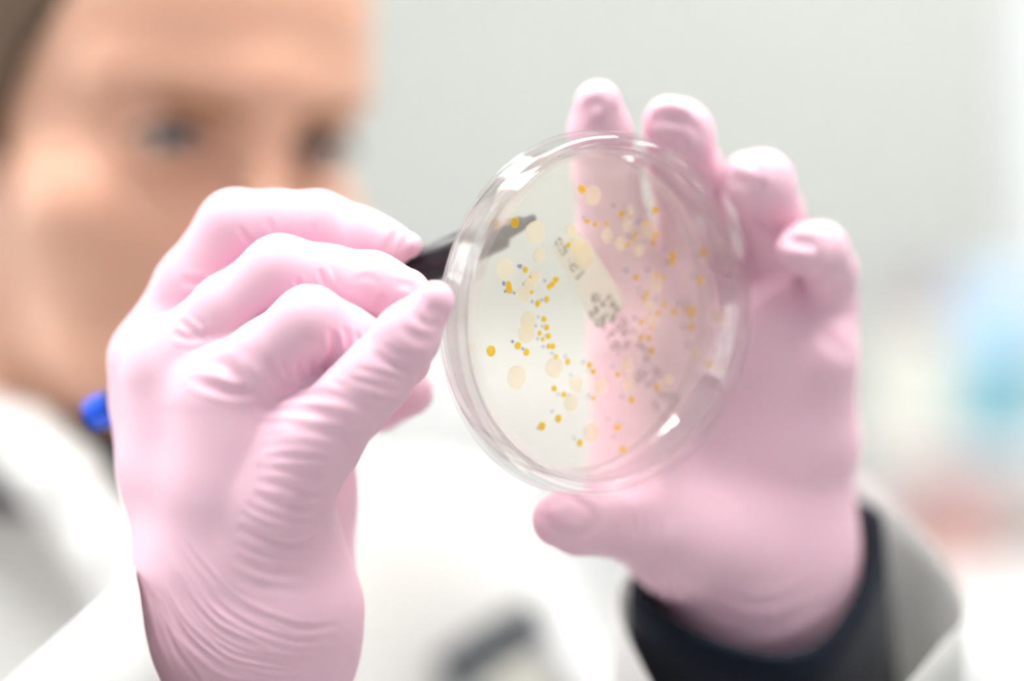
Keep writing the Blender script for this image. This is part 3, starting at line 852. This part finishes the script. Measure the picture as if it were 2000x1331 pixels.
def ribbons(name, strokes, w, z0, mat, parent, dotted=False):
    V, F = [], []
    for s in strokes:
        c = [onplane(u, v, z0) for u, v in s]
        c = catmull(c, .12) if len(c) > 1 else np.array(c)
        for i in range(len(c)):
            t = c[min(i + 1, len(c) - 1)] - c[max(i - 1, 0)]; t = t / max(np.linalg.norm(t), 1e-9)
            nn = np.array([-t[1], t[0], 0]) * w / 2
            for q in (c[i] + nn, c[i] - nn): V.append((q[0], q[1], z0)); V.append((q[0], q[1], z0 - .05))
            if i and not (dotted and (i // 4) % 3 == 2):
                b = len(V) - 8
                F += [(b, b + 2, b + 6, b + 4), (b + 1, b + 5, b + 7, b + 3), (b, b + 4, b + 5, b + 1), (b + 2, b + 3, b + 7, b + 6)]
    return mesh_from(name, V, F, mat, parent, smooth=False)
def crop(x0, y0, s, pts): return [(x0 + a / s, y0 + b / s) for a, b in pts]
s1 = lambda *p: crop(1060, 440, 6.05, p)
# 12:30 in mirrored machine digits
ribbons('printed_time', [s1((205, 152), (150, 208)), s1((205, 152), (225, 190)), s1((150, 208), (185, 262)), s1((232, 205), (190, 258)),
                       s1((265, 232), (292, 305)), s1((236, 262), (268, 300), (250, 330)), s1((192, 288), (245, 362)), s1((262, 320), (285, 308))],
    .5, ZS + .035, M['print'], stick, dotted=True)
ribbons('printed_time', [s1((318, 398), (325, 404)), s1((300, 425), (306, 430)), s1((400, 440), (432, 470), (415, 505), (372, 468), (345, 462), (328, 495), (345, 530), (378, 548)),
                       s1((478, 548), (404, 632)), s1((470, 540), (488, 556)), s1((388, 620), (418, 640))], .46, ZS + .035, M['print'], stick)
M['pencil'] = clear_sheet('grey handwriting ink', (0.35, 0.37, 0.36, 1), 1.05, .3, veil=.5, veil_col=(.12, .14, .13, 1))
hw1 = [s1((600, 920), (585, 860), (610, 815), (650, 830), (665, 880), (630, 895), (600, 850)), s1((770, 825), (815, 860)), s1((790, 840), (735, 912)),
       s1((690, 900), (732, 960), (680, 930)), s1((620, 950), (655, 1000), (610, 990), (660, 1030)), s1((560, 1020), (600, 1050), (640, 1040)), s1((555, 1030), (565, 1085), (600, 1105)),
       s1((835, 890), (795, 965)), s1((820, 900), (850, 950), (800, 960)), s1((850, 970), (900, 990), (880, 1020), (840, 1000)), s1((770, 1030), (715, 1110)), s1((700, 1070), (735, 1090)),
       s1((700, 1110), (640, 1125), (630, 1175), (670, 1195), (705, 1160), (715, 1110), (725, 1190), (720, 1260)), s1((790, 1100), (860, 1085), (810, 1140), (850, 1150)), s1((830, 1040), (860, 1075))]
s2 = lambda *p: crop(1140, 580, 5.12, p)
hw2 = [s2((375, 200), (430, 250), (410, 290), (370, 240), (350, 220)), s2((340, 280), (370, 300), (345, 330), (325, 290)), s2((470, 320), (430, 370), (400, 330), (420, 300)),
       s2((265, 340), (310, 350), (290, 390), (265, 370)), s2((360, 370), (420, 350), (390, 410)), s2((260, 360), (232, 440)), s2((350, 440), (290, 470), (275, 510), (310, 520), (345, 470), (350, 580)),
       s2((440, 440), (460, 480), (410, 520), (395, 480), (440, 440)), s2((520, 480), (560, 470), (540, 520)), s2((560, 460), (620, 540), (590, 520)),
       s2((600, 590), (650, 630), (620, 660)), s2((630, 580), (610, 650)), s2((600, 680), (520, 770)), s2((520, 770), (560, 830), (600, 800), (570, 760), (620, 780), (640, 720)), s2((690, 700), (770, 770), (750, 800)),
       s2((700, 740), (730, 790), (650, 880), (620, 860)), s2((540, 800), (530, 880))]
hw3 = [s2((690, 1040), (720, 1090), (740, 1140)), s2((740, 965), (790, 990), (800, 960)), s2((850, 970), (840, 1040), (860, 980), (910, 990), (935, 1050), (870, 1125)), s2((800, 1180), (770, 1225))]
hw = ribbons('handwriting', hw1 + hw3, .46, ZS + .03, M['pencil'], base)
M['pencil2'] = clear_sheet('faded handwriting ink', (0.62, 0.54, 0.58, 1), 1.05, .3, veil=.35, veil_col=(.2, .17, .2, 1))
ribbons('handwriting', hw2, .42, ZS + .03, M['pencil2'], base)

# ----------------------------------------------------------------------------- marker pen
pt, pb = P(1046, 424, 621.5), P(176, 812, 676)
axp = pt - pb; Lp = np.linalg.norm(axp); axp /= Lp
pen = empty('marker_pen', tuple(pb * .001))
xq = np.cross([0, 0, 1], axp); xq /= np.linalg.norm(xq); yq = np.cross(axp, xq)
pen.matrix_world = Matrix(((xq[0], yq[0], axp[0], pb[0] * .001), (xq[1], yq[1], axp[1], pb[1] * .001), (xq[2], yq[2], axp[2], pb[2] * .001), (0, 0, 0, 1)))
tag(pen, 'black marker pen with a blue end, gripped by the nearer glove', 'marker pen')
lathe('nib', [(0, Lp), (.7, Lp - .1), (1.0, Lp - .6), (1.25, Lp - 4), (0, Lp - 4)], pen, [M['nib']], n=24)
lathe('tip_cone', [(0, Lp - 3.4), (1.5, Lp - 3.4), (1.9, Lp - 3.8), (2.6, Lp - 9.2), (3.1, Lp - 9.6), (3.2, Lp - 10.5), (0, Lp - 10.5)], pen, [M['penblack']], n=40)
lathe('barrel', [(0, Lp - 9.8), (3.4, Lp - 9.8), (4.2, Lp - 10.3), (4.5, Lp - 11.5), (4.5, Lp - 20), (4.9, Lp - 20.6), (5.2, Lp - 34), (5.2, 12), (4.9, 11), (4.9, 8.6), (0, 8.6)], pen, [M['penblack']], n=48)
lathe('end_plug', [(0, 9.2), (4.3, 9.2), (4.6, 8.6), (4.6, 1.6), (4.2, .5), (3.2, 0), (0, 0)], pen, [M['penblue']], n=40)

# ----------------------------------------------------------------------------- the laboratory
def box(bm, x0, x1, y0, y1, z0, z1, bev=0.0):
    r = bmesh.ops.create_cube(bm, size=1.0)
    bmesh.ops.scale(bm, vec=(x1 - x0, y1 - y0, z1 - z0), verts=r['verts'])
    bmesh.ops.translate(bm, vec=((x0 + x1) / 2, (y0 + y1) / 2, (z0 + z1) / 2), verts=r['verts'])
    if bev > 0:
        ed = list({e for v in r['verts'] for e in v.link_edges})
        bmesh.ops.bevel(bm, geom=ed, offset=bev, segments=2, profile=.5, affect='EDGES')
def bxo(name, boxes, mat, parent=None, bev=0.0, loc=None):
    bm = bmesh.new()
    for b in boxes: box(bm, *b, bev=bev)
    if loc is not None: bmesh.ops.translate(bm, vec=tuple(-np.array(loc)), verts=bm.verts)
    me = bpy.data.meshes.new(name); bm.to_mesh(me); bm.free()
    me.materials.append(mat)
    o = bpy.data.objects.new(name, me)
    return link(o, parent)
M['wall'] = principled('painted wall', lin(189, 193, 190), rough=0.85, spec=.2, noise=.02, nscale=4, bump=.05, bscale=200)
M['ceil'] = principled('ceiling paint', (.85, .85, .85, 1), rough=.9, noise=.02, nscale=5)
M['floor'] = principled('grey vinyl floor', lin(190, 192, 190), rough=.5, noise=.06, nscale=12)
M['white'] = principled('white enamel', (.70, .71, .715, 1), rough=.4, noise=.015, nscale=20)
M['frame'] = principled('window frame', (.8, .82, .83, 1), rough=.5, noise=.02)
M['metal'] = principled('brushed steel', (.6, .6, .62, 1), rough=.3, metal=1, noise=.05)
M['grey'] = principled('grey plastic', lin(170, 172, 180), rough=.5, noise=.05)
M['darkgrey'] = principled('dark slate plastic', lin(40, 58, 70), rough=.5, noise=.08)
M['teal'] = principled('teal plastic', lin(95, 170, 190), rough=.4, noise=.08)
M['skyblue'] = principled('light blue plastic', lin(178, 215, 245), rough=.4, noise=.04)
M['rose'] = principled('dusty rose cardboard', lin(182, 146, 142), rough=.8, noise=.12, nscale=20)
M['mauve'] = principled('mauve grey plastic', lin(150, 138, 146), rough=.6, noise=.06)
M['pale'] = principled('pale bottle plastic', lin(226, 226, 216), rough=.4, noise=.03)
M['pane'] = clear_sheet('window glass', (.97, .98, 1, 1), 1.45, 0.0)
M['lamp'] = emission('ceiling lamp diffuser', (1, .97, .93, 1), 17.0)
X0, X1, Y0, Y1, ZC = -2.3, 2.3, -2.6, 3.6, 2.7
S = lambda o: tag(o, kind='structure')
S(bxo('floor', [(X0, X1, Y0, Y1, -.1, 0)], M['floor']))
S(bxo('ceiling', [(X0, X1, Y0, Y1, ZC, ZC + .1)], M['ceil']))
# back wall with a window opening at the right
wx0, wx1, wz0, wz1 = .762, 1.75, 1.235, 2.3
S(bxo('wall_back', [(X0, wx0, Y1, Y1 + .15, 0, ZC), (wx1, X1, Y1, Y1 + .15, 0, ZC), (wx0, wx1, Y1, Y1 + .15, 0, wz0), (wx0, wx1, Y1, Y1 + .15, wz1, ZC)], M['wall']))
def window(name, ax, a0, a1, z0, z1, p0, p1):
    """frame bars and a pane in the plane of a wall; ax = 'x' wall across y, 'y' wall across x"""
    bw = .05
    def mk(b): return b if ax == 'x' else (b[2], b[3], b[0], b[1], b[4], b[5])
    bars = [(a0, a0 + bw, p0, p1, z0, z1), (a1 - bw, a1, p0, p1, z0, z1), (a0 + bw, a1 - bw, p0, p1, z0, z0 + bw), (a0 + bw, a1 - bw, p0, p1, z1 - bw, z1),
            ((a0 + a1) / 2 - .02, (a0 + a1) / 2 + .02, p0, p1, z0 + bw, z1 - bw)]
    w = S(bxo(name, [mk(b) for b in bars], M['frame'], bev=.004))
    m = (p0 + p1) / 2
    bxo('pane', [mk((a0 + bw, a1 - bw, m - .003, m + .003, z0 + bw, z1 - bw))], M['pane'], w)
    return w
window('window_1', 'x', wx0, wx1, wz0, wz1, Y1 + .03, Y1 + .09)
# left wall with the big window that lights the room
S(bxo('wall_left', [(X0 - .15, X0, Y0, -.6, 0, ZC), (X0 - .15, X0, 3.0, Y1, 0, ZC), (X0 - .15, X0, -.6, 3.0, 0, .95), (X0 - .15, X0, -.6, 3.0, 2.5, ZC)], M['wall']))
window('window_2', 'y', -.6, 3.0, .95, 2.5, X0 - .09, X0 - .03)
S(bxo('wall_right', [(X1, X1 + .15, Y0, Y1, 0, ZC)], M['wall']))
S(bxo('baseboard_back', [(X0, X1, Y1 - .015, Y1, 0, .09)], M['white']))
# ceiling lamps
def lamp(x, y, label, k=1.0):
    r = empty('ceiling_light', (x, y, ZC)); tag(r, label, 'ceiling light', 'lamps on the ceiling')
    bxo('lamp_frame', [(-.34, .34, -.64, -.6, -.06, 0), (-.34, .34, .6, .64, -.06, 0), (-.34, -.3, -.6, .6, -.06, 0), (.3, .34, -.6, .6, -.06, 0)], M['white'], r)
    bxo('diffuser', [(-.3, .3, -.6, .6, -.05, -.03)], M['lamp'], r)
    r.scale = (k, k, 1)
for lx, ly, lt in ((-.75, .45, 'flat ceiling lamp nearest above the two gloved hands'), (.75, .45, 'flat ceiling lamp above the bench end nearer the camera'),
                   (-.75, 2.3, 'flat ceiling lamp behind the woman, towards the window side'), (.75, 2.3, 'flat ceiling lamp above the far end of the bench')):
    lamp(lx, ly, lt, .62 if (lx < 0 and ly > 1) else 1.0)
# white cabinet behind the woman
c0 = (-.55, 1.75, 0); cab = empty('white_cabinet', c0); tag(cab, 'tall white cabinet standing behind the woman, far out of focus', 'cabinet')
bxo('body', [(-.25, .65, .02, .6, .05, 1.147)], M['white'], cab, bev=.006)
bxo('plinth', [(-.22, .62, .05, .58, 0, .05)], M['grey'], cab)
for i in range(2):
    d = bxo('door', [(-.24 + i * .445, .195 + i * .445, 0, .02, .08, 1.12)], M['white'], cab, bev=.004)
    bxo('handle', [(.15 + i * .09, .162 + i * .09, -.03, 0, .55, .75)], M['white'], d, bev=.003)
# bench on the right
bn = empty('lab_bench', (.95, 1.9, 0)); tag(bn, 'white laboratory bench at the right with a smooth pale top', 'bench')
bxo('bench_top', [(-.63, 1.3, -.75, .72, .90, .93)], M['white'], bn, bev=.004)
bxo('bench_body', [(-.58, 1.25, -.68, .66, .10, .90)], M['white'], bn)
bxo('plinth', [(-.54, 1.2, -.62, .62, 0, .10)], M['grey'], bn)
# shelf standing on the bench
yb = 2.45
def zpx(v, d): return 1.15 - (v - 665.5) * d / FPX
def xpx(u, d): return (u - 1000) * d / FPX
sh = empty('bench_shelf', (.9, yb, .93)); tag(sh, 'raised white shelf standing at the back of the bench', 'shelf')
zs = zpx(872, yb)
bxo('shelf_board', [(-.56, .6, -.11, .12, zs - .02 - .93, zs - .93)], M['white'], sh, bev=.002)
for x in (-.55, .57): bxo('upright', [(x, x + .02, -.1, .1, 0, zs - .02 - .93)], M['white'], sh)
def bottle(name, label, cat, u, d, r, zb, h, neckr, mat, capmat, caph):
    o = empty(name, (xpx(u, d), d, zb)); tag(o, label, cat)
    rr = r * 1000; hh = h * 1000
    lathe('bottle_body', [(0, 0), (rr * .92, 0), (rr, 4), (rr, hh * .8), (rr * .9, hh * .88), (neckr * 1000, hh * .95), (neckr * 1000, hh), (0, hh)], o, [mat], n=48)
    lathe('cap', [(0, hh - 6), (neckr * 1150, hh - 6), (neckr * 1150, hh - 6 + caph * 1000 * .9), (neckr * 1000, hh - 6 + caph * 1000), (0, hh - 6 + caph * 1000)], o, [capmat], n=48)
    return o
bottle('bottle', 'teal bottle with a big light blue cap on the shelf', 'bottle', 1945, yb, .036, zs, .10, .030, M['teal'], M['skyblue'], .075)
bottle('bottle', 'pale bottle with a mauve cap on the shelf', 'bottle', 1795, yb - .02, .033, zs, .125, .024, M['pale'], M['mauve'], .06)
#bottle('bottle', 'light blue bottle at the right end beside the teal one', 'bottle', 2030, yb - .02, .05, zs, .17, .035, M['skyblue'], M['skyblue'], .03)
bx = empty('carton', (xpx(1865, 2.3), 2.3, .93)); tag(bx, 'dusty rose carton on the bench under the shelf', 'carton')
bxo('carton_body', [(-.05, .045, -.04, .04, 0, zpx(905, 2.3) - .93)], M['rose'], bx, bev=.003)
bxo('flap', [(-.05, .045, -.041, -.039, zpx(905, 2.3) - .95, zpx(905, 2.3) - .93)], M['mauve'], bx)

# stool under the woman
hs = HIP * .001
st = empty('lab_stool', (hs[0], hs[1], 0)); tag(st, 'round grey stool the woman sits on', 'stool')
zt = (HIP[2] - 112) 
lathe('seat', [(0, zt), (150, zt), (170, zt - 12), (172, zt - 40), (160, zt - 52), (0, zt - 52)], st, [M['darkgrey']], n=64)
lathe('post', [(0, zt - 50), (22, zt - 50), (22, 60), (40, 55), (40, 30), (0, 30)], st, [M['metal']], n=32)
for k in range(5):
    a = 2 * math.pi * k / 5 + .3
    tube('leg', [A3(30 * math.cos(a), 30 * math.sin(a), 42), A3(240 * math.cos(a), 240 * math.sin(a), 18)], [16, 15], M['metal'], st)

# small grey device in the breast pocket
pk = P(985, 1330, 900)
bv = BVHTree.FromPolygons([tuple(v) for v in Vc.tolist()], Qc.tolist())
r_ = bv.ray_cast(Vector((0, 0, CAMZ)), Vector(P(985, 1300, 600) - CAMP).normalized())
dd = (r_[0].y if r_[0] else 975.0) - 6.0
dc = P(995, 1310, dd) * .001
dev = empty('pocket_device', tuple(dc)); dev.rotation_euler = (0, math.radians(-33), 0)
tag(dev, 'small grey device with a dark top edge worn on the front of the white coat', 'device')
bxo('device_body', [(-.022, .022, -.006, .006, -.045, .006)], M['grey'], dev, bev=.002)
bxo('top_edge', [(-.0235, .0235, -.0075, .0068, .006, .020)], M['darkgrey'], dev, bev=.002)
bxo('screen', [(-.014, .014, -.0066, -.0058, -.020, .004)], M['pale'], dev)

# ----------------------------------------------------------------------------- light, world, camera
w = bpy.data.worlds.new('sky'); SC.world = w; w.use_nodes = True
nt = w.node_tree; bg = nt.nodes['Background']; bg.inputs['Color'].default_value = (.93, .97, 1.0, 1)
tcw = nt.nodes.new('ShaderNodeTexCoord'); sxyz = nt.nodes.new('ShaderNodeSeparateXYZ'); mr = nt.nodes.new('ShaderNodeMapRange')
nt.links.new(tcw.outputs['Generated'], sxyz.inputs[0]); nt.links.new(sxyz.outputs['Y'], mr.inputs['Value'])
mr.inputs['From Min'].default_value = -.3; mr.inputs['From Max'].default_value = .6
mr.inputs['To Min'].default_value = .57; mr.inputs['To Max'].default_value = 1.5      # overcast sky, brightest over the far side of the building
nt.links.new(mr.outputs['Result'], bg.inputs['Strength'])
def area(name, loc, rot, sx, sy, e, col):
    l = bpy.data.lights.new(name, 'AREA'); l.shape = 'RECTANGLE'; l.size = sx; l.size_y = sy; l.energy = e; l.color = col
    o = bpy.data.objects.new(name, l); o.location = loc; o.rotation_euler = rot
    return link(o)
area('window_daylight', (X0 + .02, 1.2, 1.72), (0, math.radians(-90), 0), 1.5, 3.4, 26, (1, .98, .95))
cam_d = bpy.data.cameras.new('camera'); cam = bpy.data.objects.new('camera', cam_d); link(cam)
cam.location = (0, 0, CAMZ * .001); cam.rotation_euler = (math.radians(90), 0, 0)
cam_d.sensor_width = 36; cam_d.lens = 85; cam_d.clip_start = .01
cam_d.dof.use_dof = True; cam_d.dof.focus_distance = .604; cam_d.dof.aperture_fstop = 2.4
SC.camera = cam
SC.view_settings.view_transform = 'Standard'; SC.view_settings.look = 'None'; SC.view_settings.gamma = 1
SC.view_settings.exposure = 0.0
SC.view_settings.use_curve_mapping = False
try:
    SC.cycles.use_denoising = True; SC.cycles.denoiser = 'OPENIMAGEDENOISE'
    SC.cycles.max_bounces = 9; SC.cycles.diffuse_bounces = 3; SC.cycles.glossy_bounces = 3; SC.cycles.transmission_bounces = 9; SC.cycles.transparent_max_bounces = 24
    SC.cycles.adaptive_threshold = .12; SC.cycles.adaptive_min_samples = 20
    SC.cycles.blur_glossy = .5; SC.cycles.sample_clamp_indirect = 6
except Exception: pass
